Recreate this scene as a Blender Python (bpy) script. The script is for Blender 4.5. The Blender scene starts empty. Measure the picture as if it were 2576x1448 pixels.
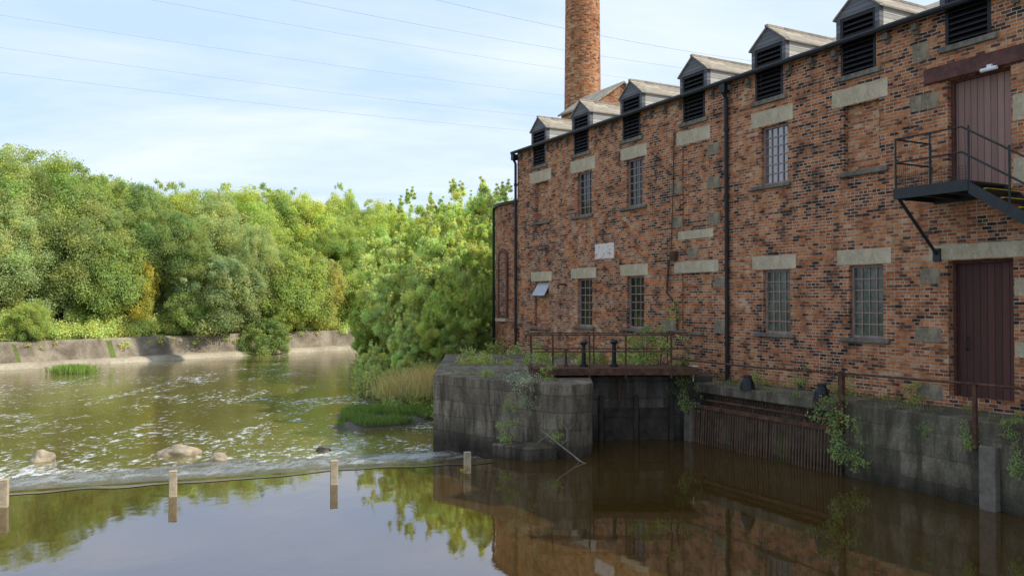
import bpy, math, random
import numpy as np
from mathutils import Vector, Matrix, noise
random.seed(7)
R=random.Random(11)
sc=bpy.context.scene
# ------------------------------------------------------------------ frames
TH=math.radians(28.2); CT=math.cos(TH); ST=math.sin(TH)
EYE=3.3; FP=14.0
# building frame: x' = -s (s runs along the river front), y' = p (away from river), z up
MF=Matrix.Rotation(-(math.pi/2-TH),4,'Z'); MW=Matrix.Identity(4)
def W(s,p,z=0): return Vector((-s*ST+p*CT, s*CT+p*ST, z))
def S(X,p=FP): return p/math.tan(math.atan((X-1288)/2050)+TH)      # survey of the front
def Z(X,Y,p=FP): return EYE+(755-Y)/(X-190)*p/CT
WM={}
def finish(o,parent,M):
    sc.collection.objects.link(o)
    if parent is not None:
        o.parent=parent; o.matrix_parent_inverse=WM[parent.name].inverted()
    o.matrix_basis=M; WM[o.name]=M.copy()
    return o
def empty(name,loc,M=MW,parent=None):
    o=bpy.data.objects.new(name,None); o.empty_display_size=.3
    return finish(o,parent,M@Matrix.Translation(Vector(loc)))
def tag(o,label,cat,group=None,kind=None):
    if label:o["label"]=label
    if cat:o["category"]=cat
    if group:o["group"]=group
    if kind:o["kind"]=kind
    return o
class MB:
    def __init__(s): s.v=[];s.f=[];s.m=[]
    def quad(s,pts,mi=0):
        b=len(s.v); s.v+= [tuple(p) for p in pts]; s.f.append(tuple(range(b,b+len(pts)))); s.m.append(mi)
    def box(s,x0,x1,y0,y1,z0,z1,mi=0):
        if x0>x1:x0,x1=x1,x0
        b=len(s.v)
        s.v+=[(x0,y0,z0),(x1,y0,z0),(x1,y1,z0),(x0,y1,z0),(x0,y0,z1),(x1,y0,z1),(x1,y1,z1),(x0,y1,z1)]
        for q in ((0,3,2,1),(4,5,6,7),(0,1,5,4),(1,2,6,5),(2,3,7,6),(3,0,4,7)):
            s.f.append(tuple(b+i for i in q)); s.m.append(mi)
        return s
    def fb(s,s0,s1,p0,p1,z0,z1,mi=0): return s.box(-s1,-s0,p0,p1,z0,z1,mi)
    def prism(s,poly,z0,z1,mi=0):
        n=len(poly); b=len(s.v)
        a=sum(poly[i][0]*poly[(i+1)%n][1]-poly[(i+1)%n][0]*poly[i][1] for i in range(n))
        if a<0: poly=poly[::-1]
        s.v+=[(x,y,z0) for x,y in poly]+[(x,y,z1) for x,y in poly]
        s.f.append(tuple(b+i for i in range(n))[::-1]); s.f.append(tuple(b+n+i for i in range(n))); s.m+=[mi,mi]
        for i in range(n):
            j=(i+1)%n; s.f.append((b+i,b+j,b+n+j,b+n+i)); s.m.append(mi)
        return s
    def tube(s,pts,r,n=8,mi=0):
        pts=[Vector(p) for p in pts]; k=len(pts)
        if not isinstance(r,(list,tuple)): r=[r]*k
        b=len(s.v); ref=None
        for i,p in enumerate(pts):
            d=(pts[min(i+1,k-1)]-pts[max(i-1,0)]).normalized()
            if ref is None: ref=Vector((0,0,1)) if abs(d.z)<.9 else Vector((1,0,0))
            x=d.cross(ref).normalized(); y=x.cross(d).normalized(); ref=y
            for j in range(n):
                a=2*math.pi*j/n; q=p+(x*math.cos(a)+y*math.sin(a))*r[i]; s.v.append(tuple(q))
        for i in range(k-1):
            for j in range(n):
                j2=(j+1)%n; s.f.append((b+i*n+j,b+i*n+j2,b+(i+1)*n+j2,b+(i+1)*n+j)); s.m.append(mi)
        s.f.append(tuple(b+j for j in range(n))[::-1]); s.f.append(tuple(b+(k-1)*n+j for j in range(n))); s.m+=[mi,mi]
        return s
    def obj(s,name,mats,parent=None,M=MF,smooth=False,bevel=0,origin=None):
        if not isinstance(mats,(list,tuple)): mats=[mats]
        V=np.array(s.v,dtype=float)
        if origin is None: origin=((V[:,0].min()+V[:,0].max())/2,(V[:,1].min()+V[:,1].max())/2,V[:,2].min())
        V=V-np.array(origin)
        me=bpy.data.meshes.new(name); me.from_pydata(V.tolist(),[],s.f)
        for m in mats: me.materials.append(m)
        me.polygons.foreach_set("material_index",s.m)
        if smooth: me.polygons.foreach_set("use_smooth",[True]*len(s.f))
        me.validate(); me.update()
        o=bpy.data.objects.new(name,me)
        if bevel:
            md=o.modifiers.new("b",'BEVEL'); md.width=bevel; md.segments=1; md.limit_method='ANGLE'
        return finish(o,parent,M@Matrix.Translation(Vector(origin)))
# ------------------------------------------------------------------ materials
class NT:
    def __init__(s,name):
        s.m=bpy.data.materials.new(name); s.m.use_nodes=True; s.t=s.m.node_tree; s.n=s.t.nodes; s.b=s.n["Principled BSDF"]; s.o=s.n["Material Output"]
    def N(s,t,**k):
        n=s.n.new(t)
        for a,b in k.items(): setattr(n,a,b)
        return n
    def L(s,a,b): s.t.links.new(a,b)
    def put(s,sock,v):
        if isinstance(v,bpy.types.NodeSocket): s.L(v,sock)
        elif v is not None: sock.default_value=v
    def math(s,op,a,b=None,c=None,clamp=False):
        n=s.N("ShaderNodeMath",operation=op); n.use_clamp=clamp
        s.put(n.inputs[0],a); s.put(n.inputs[1],b) if b is not None else None
        if c is not None: s.put(n.inputs[2],c)
        return n.outputs[0]
    def rng(s,v,a,b,c,d):
        n=s.N("ShaderNodeMapRange"); s.L(v,n.inputs[0])
        for i,x in enumerate((a,b,c,d)): n.inputs[i+1].default_value=x
        return n.outputs[0]
    def mix(s,f,a,b,mode='MIX'):
        n=s.N("ShaderNodeMix",data_type='RGBA',blend_type=mode)
        s.put(n.inputs[0],f)
        for i,v in ((6,a),(7,b)):
            if isinstance(v,tuple) and len(v)==3: v=v+(1,)
            s.put(n.inputs[i],v)
        return n.outputs[2]
    def noise(s,vec,scale,detail=4,rough=.6,dist=0,stretch=None):
        if stretch:
            mp=s.N("ShaderNodeMapping"); mp.inputs["Scale"].default_value=stretch; s.L(vec,mp.inputs[0]); vec=mp.outputs[0]
        n=s.N("ShaderNodeTexNoise"); n.inputs["Scale"].default_value=scale; n.inputs["Detail"].default_value=detail
        n.inputs["Roughness"].default_value=rough; n.inputs["Distortion"].default_value=dist; s.L(vec,n.inputs["Vector"]); return n.outputs[0]
    def ramp(s,v,stops):
        n=s.N("ShaderNodeValToRGB"); cr=n.color_ramp
        while len(cr.elements)<len(stops): cr.elements.new(.5)
        for e,(p,c) in zip(cr.elements,stops):
            e.position=p; e.color=(c if len(c)==4 else tuple(c)+(1,)) if isinstance(c,tuple) else (c,c,c,1)
        s.L(v,n.inputs[0]); return n.outputs[0]
    def bump(s,h,st=.4,d=.02,prev=None):
        n=s.N("ShaderNodeBump"); n.inputs["Strength"].default_value=st; n.inputs["Distance"].default_value=d
        s.L(h,n.inputs["Height"])
        if prev is not None: s.L(prev,n.inputs["Normal"])
        return n.outputs[0]
    def obj(s): return s.N("ShaderNodeTexCoord").outputs["Object"]
    def fin(s,col,rough=.8,norm=None,metal=0,spec=.3):
        s.put(s.b.inputs["Base Color"],col if isinstance(col,bpy.types.NodeSocket) else tuple(col)+(1,))
        s.put(s.b.inputs["Roughness"],rough); s.put(s.b.inputs["Metallic"],metal); s.b.inputs["Specular IOR Level"].default_value=spec
        if norm is not None: s.L(norm,s.b.inputs["Normal"])
        return s.m
BR=[(0,(.017,.013,.012)),(.25,(.032,.021,.018)),(.36,(.125,.048,.026)),(.51,(.30,.096,.036)),(.74,(.45,.160,.055)),(.92,(.49,.225,.095)),(1,(.50,.33,.20))]
def brick(name,mode='wall',r=1,shift=0.0,bw=.182,rh=.0655,soot=1.0,mortar=(.45,.37,.27)):
    t=NT(name); co=t.obj(); sp=t.N("ShaderNodeSeparateXYZ"); t.L(co,sp.inputs[0])
    if mode=='wall': u=t.math('ADD',sp.outputs[0],sp.outputs[1])
    else: u=t.math('MULTIPLY',t.math('ARCTAN2',sp.outputs[1],sp.outputs[0]),r)
    cb=t.N("ShaderNodeCombineXYZ"); wob=t.noise(co,7,3)
    t.L(t.math('ADD',u,t.math('MULTIPLY',wob,.030)),cb.inputs[0]); t.L(t.math('ADD',sp.outputs[2],t.math('MULTIPLY',wob,.020)),cb.inputs[1])
    b=t.N("ShaderNodeTexBrick"); t.L(cb.outputs[0],b.inputs["Vector"])
    b.inputs["Color1"].default_value=(0,0,0,1); b.inputs["Color2"].default_value=(1,1,1,1); b.inputs["Mortar"].default_value=(.5,.5,.5,1)
    b.inputs["Scale"].default_value=1; b.inputs["Brick Width"].default_value=bw; b.inputs["Row Height"].default_value=rh
    b.inputs["Mortar Size"].default_value=.0085; b.inputs["Mortar Smooth"].default_value=.2
    b.offset=.5; b.squash=.56; b.squash_frequency=4
    big=t.noise(co,.42,5,.65,.6); med=t.noise(co,2.4,5,.65); fine=t.noise(co,42,3,.7)
    v=t.math('ADD',t.math('MULTIPLY',b.outputs[0],.60),t.math('MULTIPLY',t.math('SUBTRACT',big,.5),1.0*soot))
    v=t.math('ADD',v,t.math('MULTIPLY',t.math('SUBTRACT',med,.5),.8*soot)); v=t.math('ADD',v,.275+shift)
    v=t.math('ADD',v,t.math('MULTIPLY',t.math('SUBTRACT',fine,.5),.28))
    col=t.ramp(v,BR)
    col=t.mix(.8,col,t.ramp(fine,[(.25,.6),(.75,1.3)]),'MULTIPLY')
    mo=t.mix(t.ramp(med,[(.38,0.),(.56,1.)]),tuple(c*.32 for c in mortar),mortar)
    col=t.mix(b.outputs["Fac"],col,mo)
    h=t.math('ADD',t.math('SUBTRACT',1,b.outputs["Fac"]),t.math('MULTIPLY',fine,.5))
    return t.fin(col,.88,t.bump(h,.8,.014),spec=.2)
def stone(name,base,dark,scale=3,rough=.85,bump=.4,thr=(.35,.65)):
    t=NT(name); co=t.obj(); n1=t.noise(co,scale,6,.7,.4); n2=t.noise(co,scale*12,4,.7)
    col=t.mix(t.ramp(n1,[(thr[0],0.),(thr[1],1.)]),dark,base); col=t.mix(.7,col,t.ramp(n2,[(.3,.65),(.7,1.2)]),'MULTIPLY')
    return t.fin(col,rough,t.bump(t.math('ADD',n2,t.math('MULTIPLY',n1,2)),bump,.015),spec=.2)
def masonry(name,cx,cy,bw,rh,cols,mort=.02,low=0.0,green=.4,wobble=.05,joint=.75):
    t=NT(name); co=t.obj(); sp=t.N("ShaderNodeSeparateXYZ"); t.L(co,sp.inputs[0])
    u=t.math('ADD',t.math('MULTIPLY',sp.outputs[0],cx),t.math('MULTIPLY',sp.outputs[1],cy)); wob=t.noise(co,3,4,.65)
    cb=t.N("ShaderNodeCombineXYZ"); t.L(t.math('ADD',u,t.math('MULTIPLY',wob,wobble)),cb.inputs[0]); t.L(t.math('ADD',sp.outputs[2],t.math('MULTIPLY',wob,wobble)),cb.inputs[1])
    b=t.N("ShaderNodeTexBrick"); t.L(cb.outputs[0],b.inputs["Vector"])
    b.inputs["Color1"].default_value=(0,0,0,1); b.inputs["Color2"].default_value=(1,1,1,1); b.inputs["Mortar"].default_value=(.5,.5,.5,1)
    b.inputs["Scale"].default_value=1; b.inputs["Brick Width"].default_value=bw; b.inputs["Row Height"].default_value=rh
    b.inputs["Mortar Size"].default_value=mort; b.inputs["Mortar Smooth"].default_value=.6
    n1=t.noise(co,1.3,7,.7,.6); n2=t.noise(co,22,5,.72); st=t.noise(co,2.2,6,.7,0,(1.6,1.6,.3))
    v=t.math('ADD',t.math('MULTIPLY',b.outputs[0],.22),t.math('MULTIPLY',n1,.92))
    col=t.ramp(v,cols)
    col=t.mix(t.ramp(st,[(.42,0.),(.60,.85)]),col,(.046,.034,.022))
    gz=t.math('MULTIPLY',t.ramp(t.noise(co,1.7,5,.7),[(.5,0.),(.68,1.)]),green)
    col=t.mix(gz,col,(.060,.075,.025))
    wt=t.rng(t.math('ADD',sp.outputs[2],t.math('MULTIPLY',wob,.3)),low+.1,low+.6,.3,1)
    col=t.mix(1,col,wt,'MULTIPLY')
    col=t.mix(.8,col,t.ramp(n2,[(.3,.6),(.7,1.3)]),'MULTIPLY')
    col=t.mix(t.math('MULTIPLY',b.outputs["Fac"],joint),col,(.03,.027,.022))
    h=t.math('ADD',t.math('MULTIPLY',t.math('SUBTRACT',1,b.outputs["Fac"]),.9),t.math('ADD',t.math('MULTIPLY',n2,.35),t.math('MULTIPLY',n1,.5)))
    return t.fin(col,.85,t.bump(h,.6,.03),spec=.25)
def planks(name,base,dark,w=.12,axis=0,rough=.7):
    t=NT(name); co=t.obj(); sp=t.N("ShaderNodeSeparateXYZ"); t.L(co,sp.inputs[0]); k=[0,1,2][axis]
    q=t.math('DIVIDE',sp.outputs[k],w); fr=t.math('FRACT',q); fl=t.math('FLOOR',q)
    gap=t.math('LESS_THAN',fr,.08)
    wn=t.N("ShaderNodeTexWhiteNoise",noise_dimensions='1D'); t.L(fl,wn.inputs["W"])
    st=(14,14,1.2) if axis==0 else (1.2,1.2,14)
    g=t.noise(co,2,6,.7,.3,st)
    v=t.math('ADD',t.math('MULTIPLY',wn.outputs[0],.45),t.math('MULTIPLY',g,.7))
    col=t.mix(t.ramp(v,[(.25,0.),(.8,1.)]),dark,base); col=t.mix(gap,col,tuple(c*.25 for c in dark))
    return t.fin(col,rough,t.bump(t.math('SUBTRACT',g,gap),.5,.01),spec=.25)
def slate(name,base,dark):
    t=NT(name); co=t.obj(); sp=t.N("ShaderNodeSeparateXYZ"); t.L(co,sp.inputs[0]); wob=t.noise(co,5,3)
    b=t.N("ShaderNodeTexBrick"); cb=t.N("ShaderNodeCombineXYZ")
    t.L(t.math('ADD',sp.outputs[0],t.math('MULTIPLY',wob,.05)),cb.inputs[1]); t.L(t.math('ADD',sp.outputs[1],t.math('MULTIPLY',wob,.06)),cb.inputs[0]); t.L(cb.outputs[0],b.inputs["Vector"])
    b.inputs["Color1"].default_value=(0,0,0,1); b.inputs["Color2"].default_value=(1,1,1,1); b.inputs["Mortar"].default_value=(0,0,0,1)
    b.inputs["Scale"].default_value=1; b.inputs["Brick Width"].default_value=.27; b.inputs["Row Height"].default_value=.16; b.inputs["Mortar Size"].default_value=.006
    n=t.noise(co,6,6,.72); v=t.math('ADD',t.math('MULTIPLY',b.outputs[0],.35),t.math('MULTIPLY',n,.75))
    col=t.mix(t.ramp(v,[(.25,0.),(.8,1.)]),dark,base); col=t.mix(t.math('MULTIPLY',b.outputs["Fac"],.6),col,(.06,.055,.05))
    return t.fin(col,.85,t.bump(t.math('SUBTRACT',v,b.outputs["Fac"]),.6,.02),spec=.2)
def plain(name,c,rough=.6,var=.35,scale=9,metal=0,spec=.3):
    t=NT(name); co=t.obj(); n=t.noise(co,scale,5,.7)
    col=t.mix(t.ramp(n,[(.3,0.),(.7,1.)]),tuple(x*(1-var) for x in c),tuple(min(1,x*(1+var)) for x in c))
    return t.fin(col,rough,t.bump(n,.25,.01),metal,spec)
M_brick=brick("sooty_brick")
M_infill=brick("infill_brick",shift=.14,soot=.45)
M_pale=stone("limewashed_brick",(.70,.63,.56),(.42,.16,.10),9,thr=(.36,.48))
M_end=brick("end_brick",shift=.10,soot=.5)
M_dark=brick("arch_infill_brick",shift=-.14,soot=.6)
M_tower=brick("turret_brick",'cyl',3.0,shift=-.01,soot=.8,mortar=(.34,.28,.21))
M_chim=brick("chimney_brick",'cyl',1.03,shift=.12,soot=.5,rh=.10,bw=.27)
M_stone=stone("sandstone",(.56,.47,.32),(.36,.30,.195),2.5)
M_stoned=stone("dark_sandstone",(.23,.20,.15),(.085,.08,.068),3)
M_quoin=stone("quoin_stone",(.36,.29,.185),(.13,.11,.08),2.6)
M_sill=stone("sill_stone",(.21,.185,.14),(.085,.08,.064),4)
M_frame=plain("maroon_frame",(.26,.18,.155),.5)
M_door=planks("maroon_planks",(.105,.044,.034),(.056,.025,.020),.13,0)
M_door2=planks("faded_red_planks",(.30,.18,.145),(.19,.11,.088),.12,0)
M_beam=plain("old_timber_beam",(.09,.036,.028),.7,.5,5)
M_black=plain("black_paint",(.012,.012,.014),.45)
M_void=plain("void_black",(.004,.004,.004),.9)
M_louv=plain("louvre_black",(.014,.014,.016),.6,.4)
M_gwood=planks("weathered_boards",(.54,.52,.48),(.30,.29,.265),.09,2,.85)
M_gfront=planks("grey_boards",(.17,.17,.175),(.07,.07,.078),.09,2,.85)
M_slate=slate("stone_slate",(.42,.36,.27),(.20,.175,.14))
M_steel=plain("dark_green_steel",(.022,.027,.026),.5)
M_yel=plain("yellow_nosing",(.55,.40,.03),.6)
M_conc=plain("grimy_concrete",(.13,.11,.085),.85,.55,3)
M_white=plain("white_plastic",(.7,.7,.68),.4,.1)
def rustm():
    t=NT("rust"); co=t.obj(); n=t.noise(co,7,6,.7); n2=t.noise(co,40,3,.7)
    col=t.ramp(n,[(.3,(.035,.022,.017)),(.5,(.085,.042,.026)),(.7,(.16,.080,.045))])
    return t.fin(col,.85,t.bump(n2,.4,.006),spec=.2)
M_rust=rustm()
def glassm(name,c1,c2,pale,ior=1.5):
    t=NT(name); co=t.obj(); n=t.noise(co,3.2,5,.7,1.0); n2=t.noise(co,60,4,.8)
    v=t.math('ADD',t.math('MULTIPLY',n,.6),t.math('MULTIPLY',n2,.4))
    col=t.mix(t.ramp(v,[(.4,0.),(.6,1.)]),c1,c2)
    t.b.inputs["IOR"].default_value=ior
    return t.fin(col,.06 if not pale else .2,t.bump(t.noise(co,1.6,2),.08,.03),spec=.5)
M_glass=glassm("dark_glass",(.010,.013,.011),(.030,.036,.028),False,1.5)
M_glassp=glassm("frosted_glass",(.020,.03,.020),(.125,.145,.105),True)
M_glassu=glassm("reflecting_glass",(.05,.055,.05),(.16,.17,.165),False,2.4)  # paler base colour stands in for part of the sky's reflection
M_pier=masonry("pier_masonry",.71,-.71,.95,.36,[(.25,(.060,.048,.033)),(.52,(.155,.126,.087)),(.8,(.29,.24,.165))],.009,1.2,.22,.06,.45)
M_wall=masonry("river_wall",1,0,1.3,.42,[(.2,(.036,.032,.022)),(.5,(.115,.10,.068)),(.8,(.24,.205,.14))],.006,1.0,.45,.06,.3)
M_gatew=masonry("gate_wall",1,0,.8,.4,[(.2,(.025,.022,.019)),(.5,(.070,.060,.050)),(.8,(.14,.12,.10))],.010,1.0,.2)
M_gate=stone("wet_timber_gate",(.062,.051,.037),(.022,.019,.015),2.5)
M_bars=plain("scaled_bars",(.105,.064,.040),.9,.6,3)
def barkm():
    t=NT("bark"); co=t.obj(); n=t.noise(co,6,6,.7,.5,(2,2,.4))
    return t.fin(t.ramp(n,[(.3,(.04,.035,.028)),(.7,(.17,.15,.12))]),.95,t.bump(n,.6,.03),spec=.1)
M_bark=barkm()
def leafm(name,trans=.5):
    t=NT(name); t.n.remove(t.b)
    at=t.N("ShaderNodeAttribute",attribute_name="col"); oi=t.N("ShaderNodeObjectInfo")
    col=t.mix(1,at.outputs["Color"],oi.outputs["Color"],'MULTIPLY')
    d=t.N("ShaderNodeBsdfDiffuse"); tr=t.N("ShaderNodeBsdfTranslucent")
    t.L(col,d.inputs[0]); t.L(t.mix(1,col,(1.3,1.28,.62),'MULTIPLY'),tr.inputs[0])
    m=t.N("ShaderNodeMixShader"); m.inputs[0].default_value=trans; t.L(d.outputs[0],m.inputs[1]); t.L(tr.outputs[0],m.inputs[2])
    t.L(m.outputs[0],t.o.inputs[0]); return t.m
M_leaf=leafm("leaves")
def poolm():
    t=NT("pool_water"); co=t.obj(); n=t.noise(co,.35,4,.6)
    col=t.mix(n,(.044,.024,.005),(.064,.037,.008))
    w=t.noise(co,1.1,3,.55,.2,(1,.6,1)); w2=t.noise(co,6,3,.6)
    nb=t.bump(w,.08,.05); nb=t.bump(w2,.04,.01,nb)
    t.b.inputs["IOR"].default_value=2.8
    return t.fin(col,.03,nb,spec=.5)
def riverm():
    t=NT("river_water"); co=t.obj(); sp=t.N("ShaderNodeSeparateXYZ"); t.L(co,sp.inputs[0])
    n=t.noise(co,.3,4,.6); col=t.mix(n,(.095,.075,.018),(.155,.125,.036))
    a=t.noise(co,5.2,6,.76,.5,(1,.6,1)); b=t.noise(co,.42,5,.65,1.0,(1,.5,1))
    m1=t.rng(sp.outputs[1],17,50,.060,.0)
    m2=t.rng(t.math('SUBTRACT',sp.outputs[1],t.math('MULTIPLY',sp.outputs[0],.35)),19.2,23.5,.055,0)
    v=t.math('ADD',t.math('ADD',t.math('MULTIPLY',a,1.0),.0),t.math('ADD',t.math('MULTIPLY',t.math('SUBTRACT',b,.5),.65),t.math('ADD',m1,m2)))
    foam=t.ramp(v,[(.595,0.),(.73,1.)])
    col=t.mix(t.math('MULTIPLY',foam,.9),col,(.64,.64,.62))
    w=t.noise(co,1.8,4,.6,.3,(1,.7,1)); w2=t.noise(co,9,4,.65)
    nb=t.bump(w,.20,.06); nb=t.bump(w2,.18,.02,nb)
    t.b.inputs["IOR"].default_value=2.4
    return t.fin(col,t.math('ADD',t.math('MULTIPLY',foam,.6),.04),nb,spec=.5)
def weirm():
    t=NT("weir_foam"); co=t.obj(); sp=t.N("ShaderNodeSeparateXYZ"); t.L(co,sp.inputs[0])
    a=t.noise(co,1.8,7,.8,.9,(1,.4,1)); b=t.noise(co,24,4,.85)
    across=t.math('SUBTRACT',t.math('SUBTRACT',t.math('MULTIPLY',sp.outputs[1],.9436),t.math('MULTIPLY',sp.outputs[0],.331)),16.27)
    v=t.math('ADD',t.math('MULTIPLY',a,.9),t.math('MULTIPLY',b,.40))
    v=t.math('ADD',v,t.math('ADD',t.rng(across,-.2,1.1,-.34,0),t.rng(across,2.4,3.6,0,-.08)))
    col=t.ramp(v,[(.50,(.075,.050,.014)),(.66,(.17,.165,.13)),(.90,(.50,.51,.50))])
    t.b.inputs["IOR"].default_value=2.5
    return t.fin(col,t.ramp(v,[(.50,.03),(.76,.55)]),t.bump(v,.4,.05),spec=.5)
M_pool=poolm(); M_river=riverm(); M_weir=weirm()
def groundm():
    t=NT("ground_soil"); co=t.obj(); n=t.noise(co,.6,6,.7); n2=t.noise(co,12,4,.7)
    col=t.ramp(n,[(.3,(.10,.085,.04)),(.5,(.16,.20,.06)),(.7,(.21,.26,.07))]); col=t.mix(.7,col,t.ramp(n2,[(.3,.5),(.7,1.2)]),'MULTIPLY')
    return t.fin(col,.95,t.bump(n2,.6,.05),spec=.1)
M_ground=groundm()
M_bank=stone("bank_concrete",(.31,.265,.195),(.145,.115,.085),.8,.9,.3,(.38,.62))
M_sand=stone("sandy_apron",(.44,.385,.285),(.27,.23,.17),.5,.95,.2)
M_rock=stone("river_rock",(.46,.38,.26),(.22,.18,.13),2.5)
M_rockd=stone("wet_rock",(.10,.085,.06),(.04,.035,.03),2.5,.4)
M_drift=stone("driftwood",(.33,.29,.23),(.17,.145,.115),5)
M_post=stone("pale_timber",(.54,.45,.30),(.32,.255,.165),4)
# ------------------------------------------------------------------ SETTING: ground, water
def arr(*segs):
    o=[]
    for a,b,st in segs: o+=list(np.arange(a,b,st))
    return np.array(o+[segs[-1][1]])
LB_y=[-60,20,42.7,60,75,100,220,900]; LB_x=[-100,-44,-26.8,-13.4,-2,18,120,700]
RS_y=[17,19.7,26,28,31,36,42,50,60,75,100,220,900]; RS_x=[-.3,-1.4,-2.0,-3.2,-5.4,-6.3,-7.6,-8.6,-5,8,28,131,712]
def ground_h(x,y):
    xb=np.interp(y,LB_y,LB_x); xs=np.interp(y,RS_y,RS_x)
    s=-x*ST+y*CT; p=x*CT+y*ST
    bump=.15*np.sin(x*.9+y*.5)*np.cos(y*.7-x*.3)
    h=np.full_like(x,-1.6)
    left=x<xb-.9
    h=np.where(left,.95+np.clip((xb-1.9-x)*.5,0,.9)+np.clip((xb-.9-x)*.03,0,3)+bump*.6*(np.clip((xb-x)/4,0,1)),h)
    right=(x>xs)&(y>21)
    h=np.where(right,np.minimum(1.33+bump*.0,-.75+(x-xs)*.62+bump),h)
    h=np.where((p>13.6)&(s<30),1.33,h)
    h=np.where(y<-42,1.0,h)
    return h
gx=arr((-1500,-300,200),(-300,-80,20),(-80,-50,4),(-50,30,.8),(30,90,5),(90,300,30),(300,1500,200))
gy=arr((-600,-100,100),(-100,-20,8),(-20,16,3),(16,90,.8),(90,240,8),(240,600,60),(600,3000,400))
GX,GY=np.meshgrid(gx,gy); GZ=ground_h(GX,GY)
nx,ny=len(gx),len(gy)
me=bpy.data.meshes.new("ground")
me.from_pydata(np.stack([GX.ravel(),GY.ravel(),GZ.ravel()],1).tolist(),[],[(j*nx+i,j*nx+i+1,(j+1)*nx+i+1,(j+1)*nx+i) for j in range(ny-1) for i in range(nx-1)])
me.materials.append(M_ground); g=bpy.data.objects.new("ground",me); finish(g,None,MW); tag(g,"grassy river banks and soil","ground",kind="structure")
def gh(x,y): return float(ground_h(np.array([float(x)]),np.array([float(y)]))[0])
b=MB(); p0=W(-30,13.3); p1=W(16,13.3)
b.quad([(-52,-1.0,0),(-52,-44,0),(36,-44,0),(p0.x,p0.y,0),(p1.x,p1.y,0),(2.2,20.2,0),(1.0,17.75,0),(-.4,17.1,0)])
o=b.obj("pool_water",M_pool,None,MW,origin=(0,0,0)); tag(o,"still dark brown mill pool above the weir","water",kind="structure")
b=MB(); b.quad([(-300,-10,-.36),(400,-10,-.36),(400,600,-.36),(-300,600,-.36)])
o=b.obj("river_water",M_river,None,MW,origin=(0,0,-.36)); tag(o,"rippled river with drifting white foam","water",kind="structure")
# weir
b=MB(); nu,nv=280,34; cd=Vector((51.6,18.1,0)).normalized(); cn=Vector((-cd.y,cd.x,0)); VW=3.7
base=len(b.v)
prof=[(0,.004),(.15,.0),(.4,-.04),(1.0,-.12),(2.0,-.24),(3.0,-.335),(VW,-.42)]
for i in range(nu+1):
    t_=i/nu*54.6; q=Vector((-52,-1.0,0))+cd*t_
    for j in range(nv+1):
        v=j/nv*VW; z=np.interp(v,[a for a,_ in prof],[c for _,c in prof]); amp=.06*min(1,max(0,v-.2))
        z+=amp*noise.noise(Vector((t_*1.1,v*1.9,0)))+amp*.45*noise.noise(Vector((t_*4,v*6,3)))
        w=q+cn*(v+(.22*noise.noise(Vector((t_*.6,v*.3,5)))*min(1,v*3)+.9*noise.noise(Vector((t_*.35,0,8)))*max(0,v-2.6)/1.1)-(.4+.7*noise.noise(Vector((t_*.28,0,2)))+.25*noise.noise(Vector((t_*1.1,0,6))))*max(0,1-v)); b.v.append((w.x,w.y,z+(.004 if v<.3 else 0)))
for i in range(nu):
    for j in range(nv):
        k=base+i*(nv+1)+j; b.f.append((k,k+nv+1,k+nv+2,k+1)); b.m.append(0)
o=b.obj("weir",M_weir,None,MW,smooth=True,origin=(0,0,0)); tag(o,"low foaming weir slope across the river","weir",kind="structure")
# posts on weir
for k,(x,y,h) in enumerate([(-8.14,13.1,.44),(-5.72,13.8,.43),(-3.2,14.7,.43),(-.855,15.66,.40)]):
    b=MB(); b.box(-.065,.065,-.05,.05,-.9,h-.02); b.box(-.068,.068,-.053,.053,h-.02,h)
    M=Matrix.Translation((x,y,0))@Matrix.Rotation(.3+R.uniform(-.1,.1),4,'Z')@Matrix.Rotation(R.uniform(-.025,.025),4,'Y')
    o=b.obj("weir_post",M_post,None,M,bevel=.008,origin=(0,0,0)); tag(o,"short square pale timber post standing in still water","post","posts along the weir")
def rock(x,y,z,sx,sy,sz,mat,seed,label):
    import bmesh
    bm=bmesh.new(); bmesh.ops.create_icosphere(bm,subdivisions=4,radius=1)
    for v in bm.verts:
        c=v.co.copy(); d=1+.35*noise.noise(c*1.1+Vector((seed,0,0)))+.12*noise.noise(c*3.5+Vector((seed,9,0)))
        v.co=Vector((c.x*d*sx,c.y*d*sy,max(c.z,-.5)*d*sz))
    me=bpy.data.meshes.new("rock"); bm.to_mesh(me); bm.free(); me.materials.append(mat)
    for pl in me.polygons: pl.use_smooth=True
    o=bpy.data.objects.new("rock",me); finish(o,None,Matrix.Translation((x,y,z))); tag(o,label,"rock","rocks below the weir")
rock(-10.8,18.75,-.36,.27,.25,.24,M_rock,1,"pale tan boulder in foaming shallow water")
rock(-7.95,19.5,-.36,.44,.3,.21,M_rock,4.4,"broad flat pale boulder in foaming shallow water")
rock(-6.75,18.8,-.36,.2,.17,.16,M_rock,8,"small brown stone in the foam")
rock(-4.6,19.9,-.36,.17,.12,.10,M_rockd,12,"small dark wet stone in the river")
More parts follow.
